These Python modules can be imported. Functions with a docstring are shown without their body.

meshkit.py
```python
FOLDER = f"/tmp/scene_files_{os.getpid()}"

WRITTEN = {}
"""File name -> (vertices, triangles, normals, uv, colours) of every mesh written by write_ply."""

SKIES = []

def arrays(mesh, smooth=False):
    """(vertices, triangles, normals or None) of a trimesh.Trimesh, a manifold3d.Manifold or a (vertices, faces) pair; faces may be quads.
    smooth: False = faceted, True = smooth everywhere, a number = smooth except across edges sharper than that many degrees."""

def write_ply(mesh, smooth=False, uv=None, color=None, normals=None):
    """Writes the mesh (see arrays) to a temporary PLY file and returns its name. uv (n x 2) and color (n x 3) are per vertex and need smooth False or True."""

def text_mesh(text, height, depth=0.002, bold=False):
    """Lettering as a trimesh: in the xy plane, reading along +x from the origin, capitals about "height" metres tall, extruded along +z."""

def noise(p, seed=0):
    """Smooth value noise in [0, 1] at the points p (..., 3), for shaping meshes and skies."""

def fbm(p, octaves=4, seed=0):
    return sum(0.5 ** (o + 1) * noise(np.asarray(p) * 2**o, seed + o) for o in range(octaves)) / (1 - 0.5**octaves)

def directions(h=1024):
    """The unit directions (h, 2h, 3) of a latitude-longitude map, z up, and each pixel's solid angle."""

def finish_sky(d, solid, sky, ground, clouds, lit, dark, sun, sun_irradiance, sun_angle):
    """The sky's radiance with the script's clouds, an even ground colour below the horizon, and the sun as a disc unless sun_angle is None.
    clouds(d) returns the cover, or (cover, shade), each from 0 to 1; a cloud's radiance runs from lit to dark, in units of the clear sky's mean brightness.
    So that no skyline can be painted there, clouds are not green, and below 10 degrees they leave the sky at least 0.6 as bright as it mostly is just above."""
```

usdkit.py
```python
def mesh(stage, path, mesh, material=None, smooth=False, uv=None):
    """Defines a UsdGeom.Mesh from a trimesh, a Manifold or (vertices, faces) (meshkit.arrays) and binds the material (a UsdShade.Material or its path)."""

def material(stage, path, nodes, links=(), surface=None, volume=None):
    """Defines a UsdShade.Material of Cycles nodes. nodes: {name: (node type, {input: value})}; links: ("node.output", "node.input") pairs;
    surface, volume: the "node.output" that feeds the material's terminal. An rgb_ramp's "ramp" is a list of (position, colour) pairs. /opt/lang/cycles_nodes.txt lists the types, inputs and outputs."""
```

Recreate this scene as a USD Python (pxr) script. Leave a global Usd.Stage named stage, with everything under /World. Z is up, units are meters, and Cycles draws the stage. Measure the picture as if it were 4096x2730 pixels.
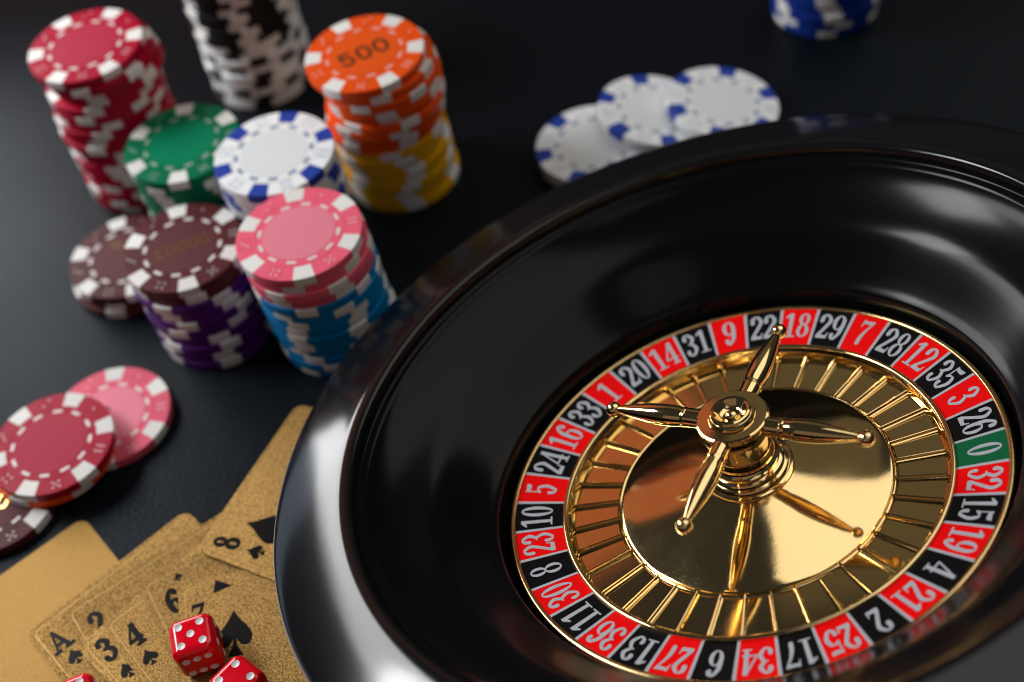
import math, random
import numpy as np, trimesh, usdkit, meshkit
import manifold3d as m3
from pxr import Usd, UsdGeom, UsdLux, UsdShade, Gf, Sdf
from shapely import affinity
from shapely.geometry import Polygon, Point, LineString, MultiPoint, box as sbox
from shapely.ops import unary_union

random.seed(7); np.random.seed(7)
PI = math.pi
stage = Usd.Stage.CreateInMemory()
UsdGeom.SetStageUpAxis(stage, UsdGeom.Tokens.z); UsdGeom.SetStageMetersPerUnit(stage, 1.0)
UsdGeom.Xform.Define(stage, '/World')

# ------------------------------------------------------------------ camera
cam = UsdGeom.Camera.Define(stage, '/World/camera')
RIGHT = np.array([0.98948386, 0.0, -0.14464331]); UP = np.array([0.09384055, 0.76098269, 0.64194961]); FWD = np.array([-0.11007105, 0.64877219, -0.75298009])
CAM = np.array([-0.01549324, -0.22871021, 0.35555327])
mt = Gf.Matrix4d(*[float(x) for x in (*RIGHT, 0, *UP, 0, *(-FWD), 0, *CAM, 1)])
cam.AddTransformOp().Set(mt)
cam.CreateFocalLengthAttr(52.567); cam.CreateHorizontalApertureAttr(36.0); cam.CreateVerticalApertureAttr(36.0 * 682 / 1024)
cam.CreateClippingRangeAttr(Gf.Vec2f(0.01, 100)); cam.CreateFStopAttr(6.4); cam.CreateFocusDistanceAttr(0.391)
cam.CreateExposureAttr(0.42)

# ------------------------------------------------------------------ light
def rect_light(name, center, target, w, h, inten, color):
    l = UsdLux.RectLight.Define(stage, '/World/' + name)
    c = np.array(center, float); z = c - np.array(target, float); z /= np.linalg.norm(z)
    x = np.cross([0, 0, 1], z); x /= np.linalg.norm(x); y = np.cross(z, x)
    l.AddTransformOp().Set(Gf.Matrix4d(*[float(v) for v in (*x, 0, *y, 0, *z, 0, *c, 1)]))
    l.CreateWidthAttr(w); l.CreateHeightAttr(h); l.CreateIntensityAttr(inten); l.CreateColorAttr(Gf.Vec3f(*color)); l.CreateNormalizeAttr(False)
    return l
def polar(az, el, d):
    a, e = math.radians(az), math.radians(el)
    return np.array([d * math.cos(e) * math.cos(a), d * math.cos(e) * math.sin(a), d * math.sin(e) + 0.03])
def patch(name, az0, az1, el0, el1, inten, color, d=1.2):
    """soft light that fills a patch of directions as seen from the wheel"""
    az, el = (az0 + az1) / 2, (el0 + el1) / 2
    w = 2 * d * math.cos(math.radians(el)) * math.tan(math.radians((az1 - az0) / 2)); h = 2 * d * math.tan(math.radians((el1 - el0) / 2))
    return rect_light(name, polar(az, el, d), (0, 0, 0.03), w, h, inten, color)
# bright window strip behind on the left, big soft window further left, pale ceiling reflector overhead, warm lamp added in place of a brown board behind, weak warm room light from the viewer's side
sb = UsdLux.RectLight.Define(stage, '/World/window_strip')     # long softbox standing slanted close by on the left
sb.AddTransformOp().Set(Gf.Matrix4d(-0.391, -0.674, -0.627, 0, -0.3125, -0.539, 0.782, 0, -0.865, 0.502, 0, 0, -0.3700, 0.2264, 0.1982, 1))
sb.CreateWidthAttr(0.085); sb.CreateHeightAttr(0.32); sb.CreateIntensityAttr(7.4); sb.CreateColorAttr(Gf.Vec3f(1, 1, 1)); sb.CreateNormalizeAttr(False)
patch('window_left', 152, 173, 30, 43, 16.0, (0.97, 0.99, 1.0))
patch('window_sill', 133, 170, 1.5, 9.5, 0.6, (0.8, 0.95, 1.2))  # dim bluish lamp added for the reflection on the rim's outer slope
patch('warm_light', 106, 132, 8, 34, 0.25, (1.0, 0.28, 0.10), 1.4)
patch('back_light', 72, 105, 18, 43, 0.055, (1.0, 0.78, 0.45), 1.4)
patch('fill_light', -150, -50, 15, 50, 0.11, (1.0, 0.70, 0.58), 1.6)
ov = UsdLux.RectLight.Define(stage, '/World/overhead_light')
ou = np.array([0.65, 0.76, 0.0]); ou /= np.linalg.norm(ou); oz = np.array([0, 0, 1.0]); oy = np.cross(oz, ou)
ov.AddTransformOp().Set(Gf.Matrix4d(*[float(v) for v in (*ou, 0, *oy, 0, *oz, 0, 0.736, 0.645, 1.03, 1)]))
ov.CreateWidthAttr(1.74); ov.CreateHeightAttr(1.1); ov.CreateIntensityAttr(0.9); ov.CreateColorAttr(Gf.Vec3f(1.0, 0.96, 0.88)); ov.CreateNormalizeAttr(False)
rl = UsdLux.RectLight.Define(stage, '/World/rear_light')
rl.AddTransformOp().Set(Gf.Matrix4d(*[float(v) for v in (*ou, 0, *oy, 0, *oz, 0, 0.145, -0.51, 1.03, 1)]))
rl.CreateWidthAttr(0.40); rl.CreateHeightAttr(0.5); rl.CreateIntensityAttr(0.42); rl.CreateColorAttr(Gf.Vec3f(0.95, 0.97, 1.0)); rl.CreateNormalizeAttr(False)
dome = UsdLux.DomeLight.Define(stage, '/World/room_light'); dome.CreateIntensityAttr(0.008); dome.CreateColorAttr(Gf.Vec3f(0.9, 0.95, 1.0))

# ------------------------------------------------------------------ materials
def L(name): return '/World/Looks/' + name
UsdGeom.Scope.Define(stage, '/World/Looks')
def plain(name, color, rough=0.4, metal=0.0, bump=None, spec=0.4, coat=0.0, vary=None, **kw):
    n = {'p': ('principled_bsdf', {'base_color': color, 'roughness': rough, 'metallic': metal, 'specular_ior_level': spec, 'coat_weight': coat, 'coat_roughness': 0.08, **kw})}
    k = []
    if bump or vary: n['tc'] = ('texture_coordinate', {})
    if bump:
        sc, st, di = bump
        n['nz'] = ('noise_texture', {'scale': sc, 'detail': 3.0}); n['bp'] = ('bump', {'strength': st, 'distance': di})
        k += [('tc.object', 'nz.vector'), ('nz.fac', 'bp.height'), ('bp.normal', 'p.normal')]
    if vary:
        sc, lo, hi = vary
        n['nv'] = ('noise_texture', {'scale': sc, 'detail': 4.0}); n['mr'] = ('map_range', {'from_min': 0.35, 'from_max': 0.65, 'to_min': lo, 'to_max': hi, 'clamp': True})
        k += [('tc.object', 'nv.vector'), ('nv.fac', 'mr.value'), ('mr.result', 'p.roughness')]
    return usdkit.material(stage, L(name), n, k, surface='p.BSDF')
M = {}
# black leatherette of the table: fine pebbled grain
M['table'] = usdkit.material(stage, L('table'), {
    'g': ('geometry', {}), 'v': ('voronoi_texture', {'scale': 1500.0}), 'nz': ('noise_texture', {'scale': 700.0, 'detail': 4.0}),
    'a': ('math', {'math_type': 'multiply_add', 'value2': 0.6, 'value3': 0.0}), 'nl': ('noise_texture', {'scale': 9.0, 'detail': 4.0}),
    'mr': ('map_range', {'from_min': 0.3, 'from_max': 0.7, 'to_min': 0.35, 'to_max': 0.43, 'clamp': True}),
    'bp': ('bump', {'strength': 0.5, 'distance': 0.0002}),
    'p': ('principled_bsdf', {'base_color': (0.0032, 0.0044, 0.0066), 'roughness': 0.40, 'specular_ior_level': 0.13, 'specular_tint': (0.72, 0.86, 1.0)})},
    [('g.position', 'v.vector'), ('g.position', 'nz.vector'), ('g.position', 'nl.vector'), ('v.distance', 'a.value1'), ('nz.fac', 'a.value3'), ('a.value', 'bp.height'), ('bp.normal', 'p.normal'), ('nl.fac', 'mr.value'), ('mr.result', 'p.roughness')], surface='p.BSDF')
M['bowl'] = plain('bowl', (0.004, 0.004, 0.005), 0.17, spec=0.13)
M['apron'] = plain('apron', (0.004, 0.004, 0.005), 0.24, spec=0.3)
M['edge_highlight'] = plain('edge_highlight', (0.30, 0.31, 0.33), 0.35)  # pale grey paints the bright highlight line along the rim's outer edge
M['rim'] = plain('rim', (0.006, 0.006, 0.007), 0.11)
def gold(name, color, r0, r1, bump):
    return usdkit.material(stage, L(name), {
        'tc': ('texture_coordinate', {}), 'nz': ('noise_texture', {'scale': 900.0, 'detail': 2.0}), 'n2': ('noise_texture', {'scale': 60.0, 'detail': 5.0}),
        'mr': ('map_range', {'from_min': 0.35, 'from_max': 0.68, 'to_min': r0, 'to_max': r1, 'clamp': True}), 'nd': ('noise_texture', {'scale': 2600.0, 'detail': 1.0}), 'md': ('map_range', {'from_min': 0.68, 'from_max': 0.78, 'to_min': 0.0, 'to_max': 0.12, 'clamp': True}), 'ad': ('math', {'math_type': 'add'}), 'bp': ('bump', {'strength': bump, 'distance': 0.0001}),
        'p': ('principled_bsdf', {'base_color': color, 'metallic': 1.0, 'roughness': r0})},
        [('tc.object', 'nz.vector'), ('tc.object', 'n2.vector'), ('tc.object', 'nd.vector'), ('n2.fac', 'mr.value'), ('nd.fac', 'md.value'), ('mr.result', 'ad.value1'), ('md.result', 'ad.value2'), ('ad.value', 'p.roughness'), ('nz.fac', 'bp.height'), ('bp.normal', 'p.normal')], surface='p.BSDF')
GOLD = (0.89, 0.65, 0.31)
M['gold'] = gold('gold', GOLD, 0.05, 0.11, 0.05)
M['gold_cone'] = gold('gold_cone', GOLD, 0.06, 0.11, 0.035)
M['gold_worn'] = gold('gold_worn', (0.80, 0.56, 0.26), 0.12, 0.25, 0.3)
M['cell_red'] = plain('cell_red', (0.90, 0.003, 0.004), 0.45, spec=0.08)
M['cell_black'] = plain('cell_black', (0.004, 0.004, 0.005), 0.35, spec=0.15)
M['cell_green'] = plain('cell_green', (0.004, 0.12, 0.045), 0.4, spec=0.15)
M['silver'] = plain('silver', (0.46, 0.48, 0.53), 0.4, spec=0.2)
CHIP = dict(red=(0.41, 0.003, 0.030), pink=(0.78, 0.115, 0.185), green=(0.0, 0.17, 0.075), orange=(0.82, 0.085, 0.006), yellow=(0.80, 0.40, 0.004),
            blue=(0.0, 0.19, 0.46), purple=(0.085, 0.012, 0.17), brown=(0.085, 0.018, 0.02), white=(0.76, 0.77, 0.78), navy=(0.008, 0.035, 0.26), black=(0.010, 0.010, 0.011))
def worn(name, c, rough, sc, lo=0.86, hi=1.12):
    """moulded clay: tone differs a little from chip to chip, faint scuffs"""
    return usdkit.material(stage, L(name), {
        'oi': ('object_info', {}), 'mv': ('map_range', {'from_min': 0.0, 'from_max': 1.0, 'to_min': lo, 'to_max': hi}), 'h': ('hsv', {'color': c}),
        'tc': ('texture_coordinate', {}), 'nz': ('noise_texture', {'scale': sc, 'detail': 4.0}), 'bp': ('bump', {'strength': 0.12, 'distance': 0.0001}),
        'n2': ('noise_texture', {'scale': 260.0, 'detail': 5.0, 'roughness': 0.65}), 'mr': ('map_range', {'from_min': 0.35, 'from_max': 0.7, 'to_min': rough - 0.06, 'to_max': rough + 0.12, 'clamp': True}),
        'p': ('principled_bsdf', {'specular_ior_level': 0.15})},
        [('oi.random', 'mv.value'), ('mv.result', 'h.value'), ('h.color', 'p.base_color'), ('tc.object', 'nz.vector'), ('tc.object', 'n2.vector'), ('nz.fac', 'bp.height'), ('bp.normal', 'p.normal'), ('n2.fac', 'mr.value'), ('mr.result', 'p.roughness')], surface='p.BSDF')
for k, c in CHIP.items(): M['chip_' + k] = worn('chip_' + k, c, 0.42, 1400.0)
M['spot_white'] = worn('spot_white', (0.75, 0.735, 0.71), 0.42, 1400.0, 0.9, 1.06)
M['spot_blue'] = plain('spot_blue', (0.010, 0.045, 0.34), 0.42)
M['spot_black'] = plain('spot_black', (0.010, 0.010, 0.011), 0.42)
inl = dict(red=(0.38, 0.020, 0.050), pink=(0.75, 0.215, 0.29), green=(0.0, 0.20, 0.095), orange=(0.72, 0.085, 0.008), brown=(0.10, 0.028, 0.032), white=(0.70, 0.72, 0.74))
for k, c in inl.items(): M['inlay_' + k] = plain('inlay_' + k, c, 0.5, spec=0.13, bump=(2500.0, 0.1, 0.0001))
def tint(c, t=0.45): return tuple(a * (1 - t) + 0.75 * t for a in c)
for k in inl: M['mark_' + k] = plain('mark_' + k, tint(CHIP[k]) if k != 'white' else (0.45, 0.52, 0.66), 0.45)
M['dash_white'] = plain('dash_white', (0.70, 0.64, 0.63), 0.45)
M['dash_blue'] = plain('dash_blue', (0.12, 0.18, 0.33), 0.45)
for k in ('orange', 'green'): M['dash_' + k] = plain('dash_' + k, tint(CHIP[k], 0.4), 0.45)
M['print_brown'] = plain('print_brown', (0.075, 0.028, 0.006), 0.4)
M['print_gold'] = plain('print_gold', (0.15, 0.075, 0.02), 0.35, metal=0.3)
M['foil_gold'] = plain('foil_gold', (0.95, 0.68, 0.2), 0.25, metal=1.0)
M['dice'] = plain('dice', (0.80, 0.001, 0.013), 0.18, coat=0.4, vary=(220.0, 0.12, 0.22))
M['pip'] = plain('pip', (0.78, 0.75, 0.76), 0.35)
M['ink'] = plain('ink', (0.006, 0.005, 0.005), 0.35, spec=0.12)
# hammered gold foil of the cards: grainy relief
def foil(name, sc, st, k=1.0, ro=0.45, br=1.0):
    return usdkit.material(stage, L(name), {
        'g': ('geometry', {}), 'nz': ('noise_texture', {'scale': sc, 'detail': 3.0, 'roughness': 0.6}), 'n2': ('noise_texture', {'scale': sc * 0.6, 'detail': 2.0}),
        'bp': ('bump', {'strength': st, 'distance': 0.0004}), 'rp': ('rgb_ramp', {'ramp': [(0.5 - 0.14 * k, (0.095 * br, 0.051 * br, 0.010 * br)), (0.5, (0.275 * br, 0.150 * br, 0.036 * br)), (0.5 + 0.15 * k, (0.43 * br, 0.252 * br, 0.074 * br))]}),
        'p': ('principled_bsdf', {'metallic': 0.75, 'roughness': ro})},
        [('g.position', 'nz.vector'), ('g.position', 'n2.vector'), ('nz.fac', 'bp.height'), ('bp.normal', 'p.normal'), ('n2.fac', 'rp.fac'), ('rp.color', 'p.base_color')], surface='p.BSDF')
M['foil'] = foil('foil', 3600.0, 0.5, 1.1)
M['foil_b'] = foil('foil_b', 3500.0, 0.5, 1.1, 0.38, 1.06)  # lighter here, darker in the next: differing sheen of the cards painted as tone
M['foil_c'] = foil('foil_c', 3700.0, 0.5, 1.1, 0.53, 0.94)
M['foil_line'] = plain('foil_line', (0.47, 0.30, 0.11), 0.4, metal=0.75)
M['foil_back'] = foil('foil_back', 5600.0, 0.25, 2.6)

# ------------------------------------------------------------------ helpers
taken = {}
def path(name, parent=None):
    base = (str(parent.GetPath()) if parent else '/World') + '/'
    k = taken.get(base + name, 0); taken[base + name] = k + 1
    return base + name + (f'_{k:03d}' if k else '')
def mesh_at(p, mesh, m, smooth=30):
    return usdkit.mesh(stage, p, mesh, M[m], smooth=smooth).GetPrim()
def part(name, mesh, m, parent, label=None, smooth=30):
    o = mesh_at(path(name, parent), mesh, m, smooth)
    if label: o.SetCustomDataByKey('label', label)
    return o
def tag(o, label, cat, group=None, kind=None):
    if label: o.SetCustomDataByKey('label', label)
    if cat: o.SetCustomDataByKey('category', cat)
    if group: o.SetCustomDataByKey('group', group)
    if kind: o.SetCustomDataByKey('kind', kind)
    return o
def rot(axis, deg): return trimesh.transformations.rotation_matrix(math.radians(deg), axis)[:3, :3]
def thing(name, label, cat, loc=(0, 0, 0), R=None, group=None):
    x = UsdGeom.Xform.Define(stage, path(name)); R = np.eye(3) if R is None else R
    x.AddTransformOp().Set(Gf.Matrix4d(*[float(v) for v in (*R[:, 0], 0, *R[:, 1], 0, *R[:, 2], 0, *loc, 1)]))
    return tag(x.GetPrim(), label, cat, group)
def lathe(prof, n=128, a0=0.0, a1=2 * PI, caps=True):
    """revolve (r, z) about z; the outline runs so that its left side is the inside (counter-clockwise seen with r right, z up)"""
    prof = np.array(prof, float); full = abs(a1 - a0 - 2 * PI) < 1e-9
    m = n if full else n + 1; ang = a0 + (a1 - a0) * np.arange(m) / n; k = len(prof)
    v = np.stack([prof[None, :, 0] * np.cos(ang)[:, None], prof[None, :, 0] * np.sin(ang)[:, None], np.broadcast_to(prof[None, :, 1], (m, k))], -1).reshape(-1, 3)
    f = []
    for i in range(n):
        j = (i + 1) % m
        for q in range(k - 1):
            a, b, c, d = i * k + q, j * k + q, j * k + q + 1, i * k + q + 1
            if prof[q, 0] > 1e-12: f.append((a, b, c))
            if prof[q + 1, 0] > 1e-12: f.append((a, c, d))
    if not full and caps:
        pl = Polygon(prof)
        vt, ft = trimesh.creation.triangulate_polygon(pl, engine='earcut')
        for a, flip in ((ang[0], False), (ang[-1], True)):
            o = len(v); v = np.vstack([v, np.stack([vt[:, 0] * math.cos(a), vt[:, 0] * math.sin(a), vt[:, 1]], -1)])
            f += [tuple(o + (t[::-1] if flip else t)) for t in ft]
    t = trimesh.Trimesh(v, np.array(f), process=False); t.merge_vertices(merge_tex=True, merge_norm=True)
    t.update_faces(t.nondegenerate_faces()); t.fix_normals()
    return t
def cat_mesh(l): return trimesh.util.concatenate(l)
def moved(mesh, R=None, loc=(0, 0, 0)):
    m = mesh.copy(); v = np.array(m.vertices)
    if R is not None: v = v @ np.asarray(R).T
    m.vertices = v + np.array(loc); return m
def extrude(poly, h, z=0.0):
    ms = []
    for g in getattr(poly, 'geoms', [poly]):
        if g.area > 1e-12:
            t = trimesh.creation.extrude_polygon(g, h, engine='earcut'); t.apply_translation([0, 0, z]); ms.append(t)
    return cat_mesh(ms)
def sector(prof_r0, prof_r1, z0, z1, a0, a1, th, n=6):
    """thin slab between two radii on a cone, top surface z0 at r0 to z1 at r1"""
    return lathe([(prof_r0, z0 - th), (prof_r1, z1 - th), (prof_r1, z1), (prof_r0, z0), (prof_r0, z0 - th)], n, a0, a1)

# ------------------------------------------------------------------ lettering: heavy condensed serif figures drawn with a broad pen
def spline(pts, n=14):
    P = np.array(pts, float); out = []
    Q = np.vstack([2 * P[0] - P[1], P, 2 * P[-1] - P[-2]])
    for i in range(1, len(Q) - 2):
        for t in np.linspace(0, 1, n, endpoint=False):
            out.append(0.5 * ((2 * Q[i]) + (-Q[i - 1] + Q[i + 1]) * t + (2 * Q[i - 1] - 5 * Q[i] + 4 * Q[i + 1] - Q[i + 2]) * t * t + (-Q[i - 1] + 3 * Q[i] - 3 * Q[i + 1] + Q[i + 2]) * t ** 3))
    out.append(P[-1]); return np.array(out)
def pen(pts, thick=0.15, thin=0.05, curve=True, widths=None):
    P = spline(pts) if curve else np.array(pts, float)
    T = np.gradient(P, axis=0); T /= np.linalg.norm(T, axis=1, keepdims=True) + 1e-9
    w = thin + (thick - thin) * np.abs(T[:, 1]) ** 1.6 if widths is None else np.interp(np.linspace(0, 1, len(P)), np.linspace(0, 1, len(widths)), widths)
    return unary_union([MultiPoint([*Point(*P[i]).buffer(w[i] / 2, 6).exterior.coords, *Point(*P[i + 1]).buffer(w[i + 1] / 2, 6).exterior.coords]).convex_hull for i in range(len(P) - 1)])
def ell(cx, cy, rx, ry, thick=0.15, thin=0.05):
    return Polygon([(cx + (rx) * math.cos(a), cy + ry * math.sin(a)) for a in np.linspace(0, 2 * PI, 40)[:-1]]).difference(
        Polygon([(cx + (rx - thick) * math.cos(a), cy + (ry - thin) * math.sin(a)) for a in np.linspace(0, 2 * PI, 40)[:-1]]))
def ball(x, y, r=0.075): return Point(x, y).buffer(r, 8)
def digits(th=0.15, tn=0.05):
    g = {}
    g['0'] = ell(0.27, 0.5, 0.25, 0.51, th, tn)
    g['1'] = unary_union([sbox(0.2, 0, 0.2 + th, 1.0), sbox(0.06, 0, 0.49, tn), Polygon([(0.22, 1.0), (0.05, 0.86), (0.05, 0.8), (0.25, 0.86)]), Polygon([(0.12, 0), (0.2, 0.07), (0.35, 0.07), (0.43, 0)])])
    g['2'] = unary_union([pen([(0.09, 0.72), (0.12, 0.9), (0.27, 0.975), (0.43, 0.75), (0.30, 0.45), (0.08, 0.1)], th, tn), ball(0.11, 0.73), Polygon([(0.02, 0.0), (0.02, 0.08), (0.12, 0.17), (0.3, 0.13), (0.42, 0.13), (0.46, 0.26), (0.5, 0.26), (0.47, 0.0)])])
    g['3'] = unary_union([pen([(0.1, 0.8), (0.15, 0.93), (0.27, 0.975), (0.42, 0.76), (0.3, 0.55), (0.2, 0.53)], th, tn), pen([(0.2, 0.53), (0.33, 0.5), (0.44, 0.27), (0.27, 0.025), (0.13, 0.07), (0.08, 0.2)], th, tn), ball(0.12, 0.78), ball(0.1, 0.22)])
    g['4'] = unary_union([sbox(0.3, 0, 0.3 + th, 1.0), Polygon([(0.42, 1.0), (0.34, 1.0), (0.0, 0.3), (0.0, 0.23), (0.06, 0.28)]), sbox(0.0, 0.23, 0.53, 0.23 + tn * 1.2), sbox(0.2, 0, 0.54, tn)])
    g['5'] = unary_union([Polygon([(0.09, 1.0), (0.2, 0.97), (0.42, 1.0), (0.47, 1.0), (0.44, 0.85), (0.3, 0.83), (0.12, 0.86)]), sbox(0.085, 0.5, 0.085 + tn, 1.0), pen([(0.1, 0.52), (0.22, 0.6), (0.35, 0.57), (0.43, 0.32), (0.27, 0.025), (0.13, 0.07), (0.08, 0.2)], th, tn), ball(0.1, 0.2)])
    six = unary_union([pen([(0.42, 0.83), (0.38, 0.94), (0.28, 0.975), (0.12, 0.72), (0.095, 0.35)], th, tn), ball(0.40, 0.82), ell(0.27, 0.3, 0.25, 0.31, th, tn)])
    g['6'] = six
    g['7'] = unary_union([Polygon([(0.04, 0.72), (0.07, 1.0), (0.11, 1.0), (0.14, 0.97), (0.3, 0.97), (0.5, 1.0), (0.5, 0.93), (0.4, 0.84), (0.16, 0.86), (0.09, 0.83), (0.08, 0.72)]), pen([(0.47, 0.92), (0.32, 0.6), (0.24, 0.3), (0.23, 0.06)], widths=[0.05, 0.09, 0.15, 0.17])])
    g['8'] = unary_union([ell(0.27, 0.75, 0.21, 0.255, th * 0.85, tn), ell(0.27, 0.265, 0.25, 0.275, th * 0.95, tn)])
    g['9'] = affinity.rotate(six, 180, origin=(0.27, 0.5))
    g['A'] = unary_union([Polygon([(0.27, 1.0), (0.35, 1.0), (0.66, 0.0), (0.5, 0.0), (0.27, 0.84)]), Polygon([(0.27, 1.0), (0.33, 0.9), (0.1, 0.0), (0.04, 0.0)]), sbox(0.13, 0.27, 0.52, 0.27 + tn * 1.3), sbox(-0.06, 0, 0.22, tn * 1.2), sbox(0.4, 0, 0.76, tn * 1.2)])
    return g
DIG = digits()
SLAB = digits(0.18, 0.11)
SLAB = {k: v.buffer(0.012) for k, v in SLAB.items()}
def word(s, font=DIG, gap=0.56):
    """centred figures of height 1"""
    u = unary_union([affinity.translate(font[c], i * gap, 0) for i, c in enumerate(s)])
    x0, y0, x1, y1 = u.bounds
    return affinity.translate(u, -(x0 + x1) / 2, -0.5).simplify(0.004)
def spade():
    """spade of height 1 centred on the origin"""
    half = spline([(0, 0.5), (0.12, 0.3), (0.32, 0.08), (0.42, -0.12), (0.33, -0.29), (0.16, -0.27), (0.035, -0.13)], 8)
    body = Polygon(list(map(tuple, half)) + [(-x, y) for x, y in half[::-1]]).buffer(0)
    return body.union(Polygon([(0.03, -0.1), (0.05, -0.28), (0.17, -0.47), (0.17, -0.5), (-0.17, -0.5), (-0.17, -0.47), (-0.05, -0.28), (-0.03, -0.1)]))
SPADE = spade()

# ------------------------------------------------------------------ the table
tb = mesh_at(path('table_top'), moved(trimesh.creation.box((3.0, 3.0, 0.03)), None, (0, 0.4, -0.015)), 'table', False)
tag(tb, 'black leatherette table top under everything', 'table', None, 'structure')

# ------------------------------------------------------------------ the roulette wheel (local unit 65 mm, axis tilted as it stands)
S = 0.065
WM = np.array([[0.9774017986014875, -0.12032057227700177, -0.17380645551161875], [0.14900446585286334, 0.9753562562733407, 0.16272013552217945], [0.1499446339369314, -0.18494089119334425, 0.9712432617620217]])
WO = np.array([0.0, 0.0, 0.0272856706])
def sc(prof): return [(r * S, z * S) for r, z in prof]
bowl = thing('roulette_bowl', 'large glossy black plastic roulette bowl with wide rounded rim', 'roulette bowl', WO, WM)
rim_prof = [(1.535, 0.470), (1.533, 0.488), (1.5365, 0.500), (1.544, 0.508), (1.556, 0.513), (1.575, 0.5145), (1.602, 0.509), (1.64, 0.4995), (1.68, 0.4895), (1.72, 0.479), (1.76, 0.468), (1.80, 0.457), (1.84, 0.4455), (1.87, 0.436), (1.888, 0.4295), (1.896, 0.425), (1.900, 0.420), (1.901, 0.411), (1.895, 0.404), (1.86, 0.39), (1.75, 0.36), (1.6, 0.33)]
part('rim', lathe(sc(rim_prof[::-1]), 256), 'rim', bowl, smooth=50)
part('rim_edge', lathe(sc([(1.898, 0.4085), (1.9035, 0.4095), (1.9045, 0.4135), (1.903, 0.4175), (1.898, 0.4185)]), 256), 'edge_highlight', bowl, 'thin pale edge of the rim, painted as a highlight', smooth=60)
ledge = [(1.535, 0.470), (1.531, 0.456), (1.523, 0.4485), (1.508, 0.4445), (1.499, 0.4405), (1.493, 0.434)]
part('ledge', lathe(sc(ledge), 256), 'bowl', bowl, smooth=60)
track = [(1.493, 0.434), (1.482, 0.420), (1.465, 0.403), (1.44, 0.381), (1.41, 0.358), (1.38, 0.338), (1.35, 0.320), (1.32, 0.3035), (1.295, 0.290), (1.275, 0.277), (1.258, 0.264), (1.24, 0.248), (1.215, 0.2235), (1.18, 0.188), (1.14, 0.147), (1.10, 0.108), (1.08, 0.091), (1.066, 0.081), (1.058, 0.072), (1.054, 0.055), (1.052, -0.02), (1.03, -0.12), (0.0, -0.12)]
part('basin', lathe(sc(track), 256), 'bowl', bowl, smooth=60)
under = [(0.0, -0.16), (0.85, -0.16), (1.0, -0.13), (1.2, 0.02), (1.4, 0.2), (1.6, 0.33)]
part('underside', lathe(sc(under), 128), 'bowl', bowl, smooth=50)
ang = np.linspace(0, 2 * PI, 65)[:-1]
top = np.stack([0.75 * S * np.cos(ang), 0.75 * S * np.sin(ang), np.full(64, -0.15 * S)], -1)
wt = top @ WM.T + WO; wb = wt.copy(); wb[:, 2] = 0.0
bot = (wb - WO) @ WM
part('foot', trimesh.convex.convex_hull(np.vstack([top, bot])), 'bowl', bowl)

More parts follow.
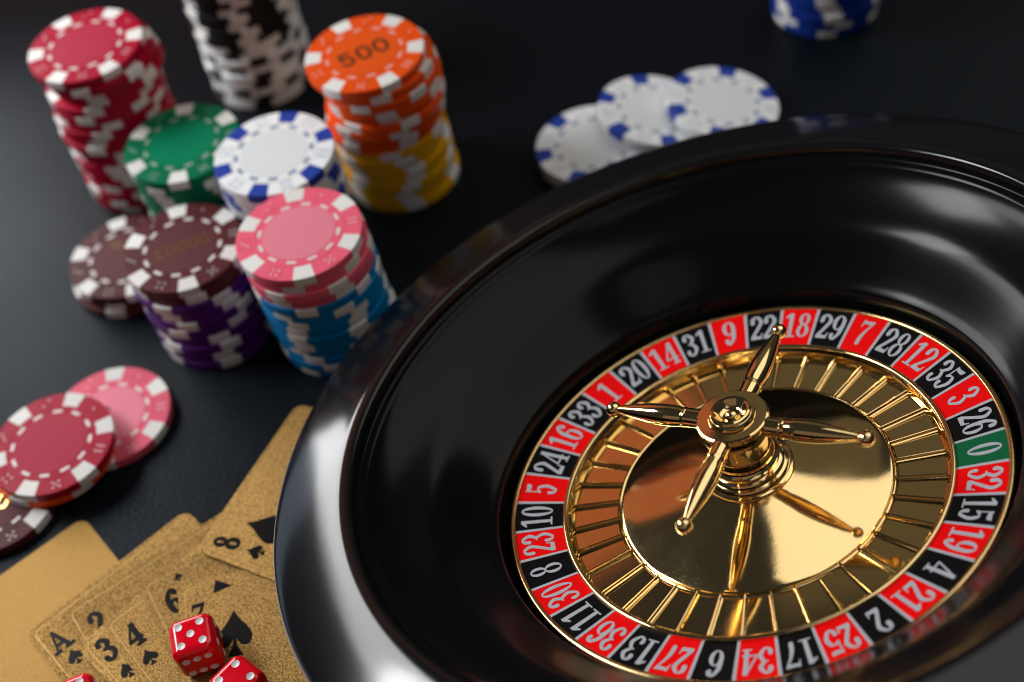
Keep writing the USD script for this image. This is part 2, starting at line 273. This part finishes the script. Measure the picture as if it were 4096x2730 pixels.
rotor = thing('roulette_rotor', 'gilt roulette rotor with red and black number ring and four-armed turret', 'roulette rotor', WO, WM)
PH = -0.2401973215969706; STEP = 2 * PI / 37
ORDER = [0, 32, 15, 19, 4, 21, 2, 25, 17, 34, 6, 27, 13, 36, 11, 30, 8, 23, 10, 5, 24, 16, 33, 1, 20, 14, 31, 9, 22, 18, 29, 7, 28, 12, 35, 3, 26]
RI, ZI = 0.8047, -0.0324
zc = lambda r: ZI * (1 - r) / (1 - RI)
part('outer_band', lathe(sc([(1.000, -0.03), (1.000, 0.003), (1.006, 0.008), (1.013, 0.0095), (1.022, 0.007), (1.03, -0.002), (1.033, -0.05)][::-1]), 256), 'gold_worn', rotor, smooth=60)
for k, num in enumerate(ORDER):
    ac = PH - k * STEP; hw = STEP / 2 - 0.0065
    colr = 'cell_green' if num == 0 else ('cell_red' if k % 2 == 1 else 'cell_black')
    cell = part('number_cell', sector(RI * S, S, ZI * S, 0, ac - hw, ac + hw, 0.02 * S, 6), colr, rotor)
    w = affinity.scale(word(str(num), gap=0.53), 0.130 * 0.86, 0.130, origin=(0, 0))
    t = extrude(w, 0.0016); v = np.array(t.vertices); r = 0.913 + v[:, 1]
    t.vertices = np.stack([r * np.cos(ac - v[:, 0] / 0.913), r * np.sin(ac - v[:, 0] / 0.913), zc(r) + v[:, 2] - 0.0006], -1) * S
    t.fix_normals()
    mesh_at(path('numeral', cell), t, 'silver', False)
    ab = ac - STEP / 2
    part('divider', sector(RI * S, S, (ZI + 0.0008) * S, 0.0008 * S, ab - 0.0067, ab + 0.0067, 0.02 * S, 1), 'silver', rotor)
# raised lip between the numbers and the pockets, with the pockets' outer wall
part('pocket_lip', lathe(sc([(RI, -0.05), (RI, -0.029), (0.801, -0.023), (0.795, -0.0205), (0.788, -0.0205), (0.782, -0.024), (0.779, -0.032), (0.773, -0.044), (0.770, -0.048), (0.763, -0.078)][::-1]), 256), 'gold', rotor, smooth=40)
part('pocket_base', lathe(sc([(0.53, -0.096), (0.80, -0.096)][::-1]), 128), 'gold_worn', rotor)
for k in range(37):
    ac = PH - k * STEP; ab = ac - STEP / 2
    part('pocket_floor', sector(0.578 * S, 0.763 * S, -0.073 * S, -0.075 * S, ac - STEP / 2 + 0.018, ac + STEP / 2 - 0.018, 0.008 * S, 4), 'gold_cone', rotor)
    # fret: stepped bar with a rounded crest
    sec = [(-0.0105, -0.09), (0.0105, -0.09), (0.0105, -0.0700), (0.0050, -0.0685), (0.0040, -0.0595), (0.0028, -0.0562), (0.0, -0.0552), (-0.0028, -0.0562), (-0.0040, -0.0595), (-0.0050, -0.0685), (-0.0105, -0.0700)]
    pr = trimesh.creation.extrude_polygon(Polygon(sec), 0.2, engine='earcut')
    v = np.array(pr.vertices); x = 0.566 + v[:, 2]; loc = np.stack([x, v[:, 0], v[:, 1]], -1)
    c, s = math.cos(ab), math.sin(ab)
    pr.vertices = np.stack([loc[:, 0] * c - loc[:, 1] * s, loc[:, 0] * s + loc[:, 1] * c, loc[:, 2]], -1) * S; pr.fix_normals()
    part('fret', pr, 'gold', rotor, smooth=35)
part('cone', lathe(sc([(0.17, 0.042), (0.22, 0.0285), (0.30, 0.0075), (0.40, -0.0185), (0.50, -0.0445), (0.548, -0.0572), (0.556, -0.0605), (0.559, -0.066), (0.559, -0.095)][::-1]), 256), 'gold_cone', rotor, smooth=25)
part('cone_edge', lathe(sc([(0.5595, -0.095), (0.5595, -0.0685), (0.566, -0.0655), (0.573, -0.0685), (0.577, -0.076), (0.577, -0.095)][::-1]), 192), 'gold', rotor, smooth=40)
tur = [(0.187, 0.030), (0.187, 0.043), (0.183, 0.050), (0.175, 0.053), (0.170, 0.054), (0.170, 0.066), (0.166, 0.072), (0.157, 0.075), (0.155, 0.076), (0.155, 0.087), (0.150, 0.093), (0.141, 0.096), (0.138, 0.098), (0.136, 0.106), (0.126, 0.114), (0.119, 0.126), (0.117, 0.140), (0.117, 0.164), (0.121, 0.167), (0.121, 0.172), (0.119, 0.176), (0.123, 0.200), (0.129, 0.228), (0.135, 0.255), (0.140, 0.270), (0.1405, 0.282), (0.1455, 0.286), (0.1465, 0.292), (0.1465, 0.330), (0.1445, 0.338), (0.138, 0.342), (0.100, 0.3425), (0.096, 0.343), (0.095, 0.352), (0.092, 0.357), (0.084, 0.3585), (0.082, 0.3595), (0.082, 0.366), (0.079, 0.371), (0.072, 0.3735), (0.066, 0.372), (0.060, 0.364), (0.050, 0.350), (0.040, 0.3425), (0.032, 0.341), (0.030, 0.347)]
part('turret', lathe(sc(tur), 128), 'gold', rotor, smooth=30)
kn = [(0.030 * math.cos(a), 0.334 + 0.030 * math.sin(a)) for a in np.linspace(-0.1, PI / 2, 12)]; kn[-1] = (0, kn[-1][1])
part('finial', lathe(sc(kn), 48), 'gold', rotor, smooth=60)
arm_prof = [(0.0, 0.0), (0.040, 0.0), (0.040, 0.072), (0.0425, 0.075), (0.0425, 0.083), (0.040, 0.087), (0.0395, 0.092), (0.0425, 0.110), (0.0450, 0.135), (0.0458, 0.165), (0.0445, 0.20), (0.041, 0.24), (0.036, 0.275), (0.030, 0.31), (0.0235, 0.345), (0.018, 0.37), (0.015, 0.385), (0.0, 0.385)]
for k in range(4):
    a = 0.9986137 + k * PI / 2
    R = np.stack([[-math.sin(a), math.cos(a), 0], [0, 0, 1], [math.cos(a), math.sin(a), 0]], 1)
    base = np.array([0.128 * math.cos(a), 0.128 * math.sin(a), 0.302]) * S
    arm = part('arm', moved(lathe(sc(arm_prof), 48), R, base), 'gold', rotor, smooth=35)
    b = trimesh.creation.icosphere(4, 0.0325 * S); b.apply_translation(np.array([0.536 * math.cos(a), 0.536 * math.sin(a), 0.298]) * S)
    mesh_at(path('ball_tip', arm), b, 'gold', True)

# ------------------------------------------------------------------ chips
CR, CT, PITCH = 0.0196, 0.00326, 0.0033
def chip_prof(off=0.0, r0=0.0):
    R, T = CR + off, CT / 2 + off; b = 0.00032
    return [(r0, -T), (R - b, -T), (R - 0.3 * b, -T + 0.3 * b), (R, -T + b), (R, T - b), (R - 0.3 * b, T - 0.3 * b), (R - b, T), (r0, T)]
BODY = lathe(chip_prof(), 72)
def spot_mesh(a, half=0.172, r0=0.0143):
    p = chip_prof(0.00003, r0); return lathe(p + [p[0]], 6, a - half, a + half)
SPOTS = [spot_mesh(k * PI / 3) for k in range(6)]
INLAY = lathe([(0.0113, CT / 2 - 0.0002), (0.0113, CT / 2 + 0.00007), (0.0110, CT / 2 + 0.0001), (0.0, CT / 2 + 0.0001)], 48)
GROOVE = lathe([(0.01385, CT / 2 - 0.0001), (0.0138, CT / 2 + 0.00010), (0.0135, CT / 2 + 0.00010), (0.01345, CT / 2 - 0.0001)], 64)
DASHES = [lathe([(0.0118, CT / 2 - 0.0001), (0.0129, CT / 2 - 0.0001), (0.0129, CT / 2 + 0.00005), (0.0118, CT / 2 + 0.00005), (0.0118, CT / 2 - 0.0001)], 3, a - 0.12, a + 0.12) for a in (np.arange(12) + 0.5) * PI / 6]
def mark_mesh(k):
    """a die face moulded between two spots: thin square outline with pips"""
    a = (k + 0.5) * PI / 3; q = 0.0019
    g = [sbox(-q, -q, q, q).difference(sbox(-q + 0.0002, -q + 0.0002, q - 0.0002, q - 0.0002))]
    pips = {1: [(0, 0)], 2: [(-1, -1), (1, 1)], 3: [(-1, -1), (0, 0), (1, 1)], 4: [(-1, -1), (1, 1), (-1, 1), (1, -1)], 5: [(-1, -1), (1, 1), (-1, 1), (1, -1), (0, 0)], 6: [(-1, -1), (1, 1), (-1, 1), (1, -1), (-1, 0), (1, 0)]}[k % 6 + 1]
    pp = unary_union([Point(x * 0.0010, y * 0.0010).buffer(0.00042, 4) for x, y in pips])
    w = [extrude(p, 0.00012, CT / 2 - 0.00004) for p in (unary_union(g), pp)]
    R = rot([0, 0, 1], math.degrees(a) - 90); d = np.array([math.cos(a), math.sin(a), 0]) * 0.01665
    return [moved(x, R, d) for x in w]
MARKS = [mark_mesh(k) for k in range(6)]
SPOTCOL = dict(white='spot_blue', whiteblack='spot_black')
def chip_parts(t, kind, detail):
    body = 'white' if kind == 'whiteblack' else kind; sp = SPOTCOL.get(kind, 'spot_white')
    part('body', BODY, 'chip_' + body, t)
    for s in SPOTS: part('edge_spot', s, sp, t)
    if detail:
        part('inlay', INLAY, 'inlay_' + body, t); part('inlay_ring', GROOVE, 'chip_' + body, t)
        ds = {'white': 'dash_blue', 'orange': 'dash_orange', 'green': 'dash_green'}.get(body, 'dash_white')
        for d in DASHES: part('dash', d, ds, t)
        for fr, pp in MARKS:
            o = part('moulded_frame', fr, 'mark_' + body if body == 'white' else 'chip_' + body, t); mesh_at(path('pips', o), pp, 'mark_' + body, False)
NAME = dict(red='red', pink='pink', green='green', orange='orange', yellow='yellow', blue='light blue', purple='purple', brown='dark brown', white='white', navy='dark blue', black='black', whiteblack='white')
SPN = dict(white='blue', whiteblack='black')
proto = {}
def chip(kind, loc, rz, label, group=None, detail=False, tilt=None):
    nm = NAME[kind].replace(' ', '_') + '_poker_chip'
    R = rot([0, 0, 1], rz)
    if tilt is not None: R = tilt @ R
    if not detail and kind in proto:
        o = thing(nm, label, 'poker chip', loc, R, group)
        o.GetReferences().AddInternalReference(proto[kind].GetPath()); o.SetInstanceable(True)
        return o
    t = thing(nm, label, 'poker chip', loc, R, group); chip_parts(t, kind, detail)
    if not detail: proto[kind] = t
    return t
ORD = ['top', 'second', 'third', 'fourth', 'fifth', 'sixth', 'seventh', 'eighth', 'ninth', 'tenth', 'eleventh', 'twelfth', 'thirteenth', 'fourteenth', 'fifteenth', 'sixteenth', 'seventeenth', 'eighteenth', 'nineteenth', 'twentieth']
def stack(kinds, base, topc, desc, group, toprot, detail_top=True, wander=0.0004, seed=1, shift=None, toplabel=None, a0=None):
    """kinds from bottom to top"""
    rg = random.Random(seed); n = len(kinds); out = None; a0 = rg.uniform(0, 60) if a0 is None else a0
    for i, k in enumerate(kinds):
        u = i / (n - 1); z = i * PITCH + PITCH / 2
        x = base[0] + (topc[0] - base[0]) * u + rg.uniform(-1, 1) * wander * (0 if i == n - 1 else 1)
        y = base[1] + (topc[1] - base[1]) * u + rg.uniform(-1, 1) * wander * (0 if i == n - 1 else 1)
        if shift and i in shift: x += shift[i][0]; y += shift[i][1]
        d = n - 1 - i; last = d == 0
        word_ = ORD[d] if i else 'bottom'
        lab = toplabel if last and toplabel else (f'bottom {NAME[k]} chip of the {desc}' if not i else f'{word_} {NAME[k]} chip of the {desc}' if last else f'{word_} chip from top of the {desc}, {NAME[k]}')
        rz = toprot if last else a0 + rg.uniform(-16, 16) + (rg.uniform(0, 60) if rg.random() < 0.18 else 0)
        o = chip(k, (x, y, z), rz, lab, group, detail=last and detail_top)
        if last: out = o
    return out
def print_on(chip_prim, text, m, h, rz, dx=0, dy=0, name='printed_value', bold=True):
    t = meshkit.text_mesh(text, h, 0.00006, bold); c = t.bounds.mean(0); t.apply_translation([-c[0], -c[1], CT / 2 + 0.00009])
    part(name, moved(t, rot([0, 0, 1], rz), (dx, dy, 0)), m, chip_prim, smooth=False)

stack(['red'] * 19, (-0.2035, 0.1745), (-0.2030, 0.1720), 'tall red stack at the left', 'chips of the tall red stack', 8, seed=3, a0=30, wander=0.0008, shift={16: (0.003, 0.001), 15: (0.0035, 0.0015), 17: (0.003, 0), 18: (0, 0)})
g = stack(['green'] * 12, (-0.1715, 0.1445), (-0.1728, 0.1440), 'green stack between red and white stacks', 'chips of the green stack', 35, seed=4, shift={0: (0.005, 0.004), 1: (0.005, 0.004), 2: (0.004, 0.003), 3: (0.003, 0.002)})
stack(['white'] * 14, (-0.1375, 0.1275), (-0.1375, 0.1262), 'white stack behind the pink chips', 'chips of the white stack', 20, seed=5)
o = stack(['yellow'] * 9 + ['orange'] * 9, (-0.1060, 0.1600), (-0.1070, 0.1546), 'orange and yellow stack', 'chips of the orange and yellow stack', 0, seed=6, wander=0.0005, a0=46, shift={10: (0.0015, 0), 11: (0.002, 0), 12: (0.003, 0), 13: (0.003, 0.001), 14: (0.0035, 0), 15: (0.003, 0), 16: (0.002, 0)}, toplabel='orange chip printed 500, top of the orange and yellow stack')
print_on(o, '500', 'print_brown', 0.0068, 28)
stack(['blue'] * 10 + ['pink'] * 4, (-0.1228, 0.0886), (-0.1258, 0.0888), 'pink and light blue stack', 'chips of the pink and light blue stack', 40, seed=8, a0=15)
o = stack(['purple'] * 8 + ['brown'] * 2, (-0.1645, 0.0970), (-0.1683, 0.1015), 'brown and purple stack', 'chips of the brown and purple stack', 44, seed=9, a0=0, toplabel='dark brown chip printed 10000, top of the brown and purple stack')
print_on(o, '10000', 'print_gold', 0.0043, 20 - 44)
o = stack(['brown'] * 3, (-0.2000, 0.1235), (-0.1990, 0.1238), 'low dark brown stack', 'chips of the low dark brown stack', 50, seed=10, wander=0.0012)
print_on(o, '0', 'print_gold', 0.0045, 0, 0.0015, 0.0065)
stack(['whiteblack'] * 9 + ['black'] * 11, (-0.1635, 0.2240), (-0.1635, 0.2240), 'black and white stack', 'chips of the black and white stack', 15, detail_top=False, seed=21, wander=0.0007, a0=32)
stack(['navy'] * 12, (0.0498, 0.2272), (0.0500, 0.2272), 'dark blue stack at the far edge', 'chips of the dark blue stack', 15, detail_top=False, seed=17, wander=0.0007)

# loose chips
o = chip('pink', (-0.1954, 0.0599, CT / 2 + 0.0001), 35, 'loose pink chip lying on the table, half under a red chip', None, True)
print_on(o, '0', 'print_brown', 0.003, -30, 0.0, 0.0025)
o = chip('brown', (-0.2270, 0.0310, CT / 2 + 0.0001), 32, 'loose dark brown chip with gilt figure at the left picture edge', None, True)
print_on(o, '0', 'foil_gold', 0.0052, -20 - 32 + 20, 0.002, -0.0025)
chip('orange', (-0.2106, 0.0457, PITCH + CT / 2), 10, 'loose orange chip hidden under the loose red chip', None, True)
chip('red', (-0.2092, 0.0456, 2 * PITCH + CT / 2), 17, 'loose red chip lying on top of the pink, orange and brown chips', None, True)
chip('white', (-0.0390, 0.1600, CT / 2), 20, 'white chip under the left one of the white chips behind the wheel')
chip('white', (-0.0386, 0.1585, PITCH + CT / 2), 12, 'leftmost face-up white chip behind the wheel, lying flat', None, True)
T2 = rot([0, 1, 0], 13); T3 = rot([0, 1, 0], 12)
chip('white', (-0.0165, 0.1690, 0.0078), 44, 'middle white chip of three behind the wheel, leaning on the left one', None, True, rot([1, 0, 0], -3) @ T2)
chip('white', (0.0072, 0.1695, 0.0075), 20, 'rightmost white chip of three behind the wheel, leaning on the middle one', None, True, rot([1, 0, 0], -2) @ T3)

# ------------------------------------------------------------------ cards
CW, CH, CTK = 0.057, 0.088, 0.00036
def card(tl, ang, z, label, mat='foil', bend=0.0):
    """top-left corner, direction of the top edge in degrees; local x along the top edge, y up the card, origin at the top-left corner"""
    p = sbox(0.0035, -CH + 0.0035, CW - 0.0035, -0.0035).buffer(0.0035, 6)
    t = thing('playing_card', label, 'playing card', (tl[0], tl[1], z), rot([0, 0, 1], ang), None)
    part('card_sheet', extrude(p, CTK), mat, t)
    if mat != 'foil_back':
        q = sbox(0.0037, -CH + 0.0037, CW - 0.0037, -0.0037).buffer(0.0018, 6); q = q.difference(q.buffer(-0.0002))
        part('border_line', extrude(q, 0.00008, CTK - 0.00003), 'foil_line', t)
    return t, np.array(tl), ang
def ink(c, shape, pos, up, h, name, wscale=1.0):
    """print a shape of height h centred at a world position, its upright direction 'up' in degrees"""
    t, tl, ang = c
    s = affinity.rotate(affinity.scale(shape, h * wscale, h, origin=(0, 0)), up - 90 - ang, origin=(0, 0))
    d = rot([0, 0, 1], -ang)[:2, :2] @ (np.array(pos) - tl)
    s = affinity.translate(s, d[0], d[1])
    s = s.intersection(sbox(0.0008, -CH, CW - 0.0008, -0.0008))
    part(name, extrude(s.simplify(0.00002), 0.00006, CTK + 0.00001), 'ink', t, smooth=False)
z0 = 0.0003
cb, _, _ = card((-0.2417, -0.0131), 40, 0.0002, 'plain gold card lying face down at the left, partly under the fan', 'foil_back')
c2 = card((-0.1977, -0.0098), 34.5, 0.0013, 'gold card with index 2, tucked beside the ace', 'foil_c')
ink(c2, word('2', SLAB), (-0.1858, -0.0142), 131, 0.0082, 'index')
ink(c2, SPADE, (-0.1803, -0.0176), 131, 0.0055, 'small_spade')
cA = card((-0.2077, -0.0158), 42.5, 0.0007, 'gold ace of spades, leftmost of the fan')
ink(cA, word('A', SLAB), (-0.1969, -0.0186), 133, 0.0080, 'index')
ink(cA, SPADE, (-0.1911, -0.0240), 133, 0.0057, 'small_spade')
c3 = card((-0.1908, -0.0219), 44.5, 0.0019, 'gold card with index 3, overlapping the two', 'foil_b')
ink(c3, word('3', SLAB), (-0.1815, -0.0233), 134, 0.0082, 'index')
ink(c3, SPADE, (-0.1744, -0.0302), 134, 0.0056, 'small_spade')
c4 = card((-0.1848, -0.0157), 39.5, 0.0025, 'gold card with index 4, above the three')
ink(c4, word('4', SLAB), (-0.1741, -0.0199), 129, 0.0082, 'index')
ink(c4, SPADE, (-0.1683, -0.0270), 129, 0.0057, 'small_spade')
c6 = card((-0.1755, -0.0040), 30.0, 0.0031, 'gold card with index 6, half covered by the seven', 'foil_c')
ink(c6, word('6', SLAB), (-0.1637, -0.0102), 122, 0.0082, 'index')
ink(c6, SPADE, (-0.1637, -0.0022), 122, 0.0030, 'small_spade')
c7 = card((-0.1631, -0.0056), 11.0, 0.0037, 'gold card with index 7 and large black spade, under the dice')
ink(c7, word('7', SLAB), (-0.1553, -0.0158), 104, 0.0080, 'index')
ink(c7, SPADE, (-0.1443, -0.0221), 99, 0.0148, 'large_spade', 0.80)
ink(c7, Polygon([(-0.5, -0.42), (0.5, 0.0), (-0.5, 0.42)]), (-0.1495, -0.0068), 90, 0.0052, 'spade_tip')
c8 = card((-0.1592, 0.0056), 63.5, 0.0043, 'gold card with index 8, uppermost of the fan beside the wheel rim', 'foil_b')
ink(c8, word('8', SLAB), (-0.1501, 0.0073), 166, 0.0082, 'index')
ink(c8, SPADE, (-0.1411, 0.0034), 164, 0.0056, 'small_spade')
ink(c8, SPADE, (-0.1381, 0.0112), 160, 0.0148, 'large_spade', 0.80)

# ------------------------------------------------------------------ dice
DS = 0.0125
def die_parts(t):
    b = 0.0027; h = DS / 2 - b
    hull = m3.Manifold.batch_hull([m3.Manifold.sphere(b, 40).translate((x, y, z)) for x in (-h, h) for y in (-h, h) for z in (-h, h)])
    hull = hull ^ m3.Manifold.sphere(DS * 0.695, 160)
    faces = {1: ([0, 0, 1], 5), 2: ([0, -1, 0], 6), 3: ([1, 0, 0], 4), 4: ([-1, 0, 0], 3), 5: ([0, 1, 0], 1), 6: ([0, 0, -1], 2)}
    s = 0.295; lay = {1: [(0, 0)], 2: [(-s, -s), (s, s)], 3: [(-s, -s), (0, 0), (s, s)], 4: [(-s, -s), (s, s), (-s, s), (s, -s)], 5: [(-s, -s), (s, s), (-s, s), (s, -s), (0, 0)], 6: [(-s, -0.3), (-s, 0), (-s, 0.3), (s, -0.3), (s, 0), (s, 0.3)]}
    lay = {k: [(x * 0.8, y * 0.8) for x, y in v] for k, v in lay.items()}
    rp, dep = 0.00113, 0.00038; rs = (rp * rp + dep * dep) / (2 * dep)
    caps, cut = [], []
    for nrm, num in faces.values():
        nrm = np.array(nrm, float); u = np.cross([0, 1, 0] if abs(nrm[1]) < 0.5 else [1, 0, 0], nrm); v = np.cross(nrm, u)
        for x, y in lay[num]:
            c = nrm * DS / 2 + u * x * DS + v * y * DS
            cut.append(m3.Manifold.sphere(rs + 0.00003, 64).translate(tuple(c + nrm * (rs - dep))))
            dish = [(rs * math.sin(a), rs - dep - rs * math.cos(a)) for a in np.linspace(0, math.asin(min(1, rp / rs)) * 0.985, 7)]
            caps.append(moved(lathe(dish + [(dish[-1][0] + 0.00003, dish[-1][1] - 0.0001)], 24), np.stack([u, v, nrm], 1), c))
    body = hull - m3.Manifold.batch_boolean(cut, m3.OpType.Add)
    part('die_body', body, 'dice', t, smooth=24)
    for c in caps: part('pip', c, 'pip', t, smooth=60)
dz = 0.0042 + DS / 2
d1 = thing('red_die', 'red die showing five, standing on the cards before the large spade', 'die', (-0.1520, -0.0288, dz), rot([0, 0, 1], 16.5), 'dice on the cards'); die_parts(d1)
def die_copy(loc, rz, label, R0=None):
    o = thing('red_die', label, 'die', loc, rot([0, 0, 1], rz) @ (np.eye(3) if R0 is None else R0), 'dice on the cards')
    o.GetReferences().AddInternalReference(d1.GetPath()); o.SetInstanceable(True)
die_copy((-0.1380, -0.0430, dz), -41, 'red die turned cornerwise at the lower picture edge, right of the five', rot([0, 1, 0], -90))
die_copy((-0.1824, -0.0445, dz), 20, 'leftmost red die, cut by the lower picture edge so only its top shows', rot([1, 0, 0], 180))
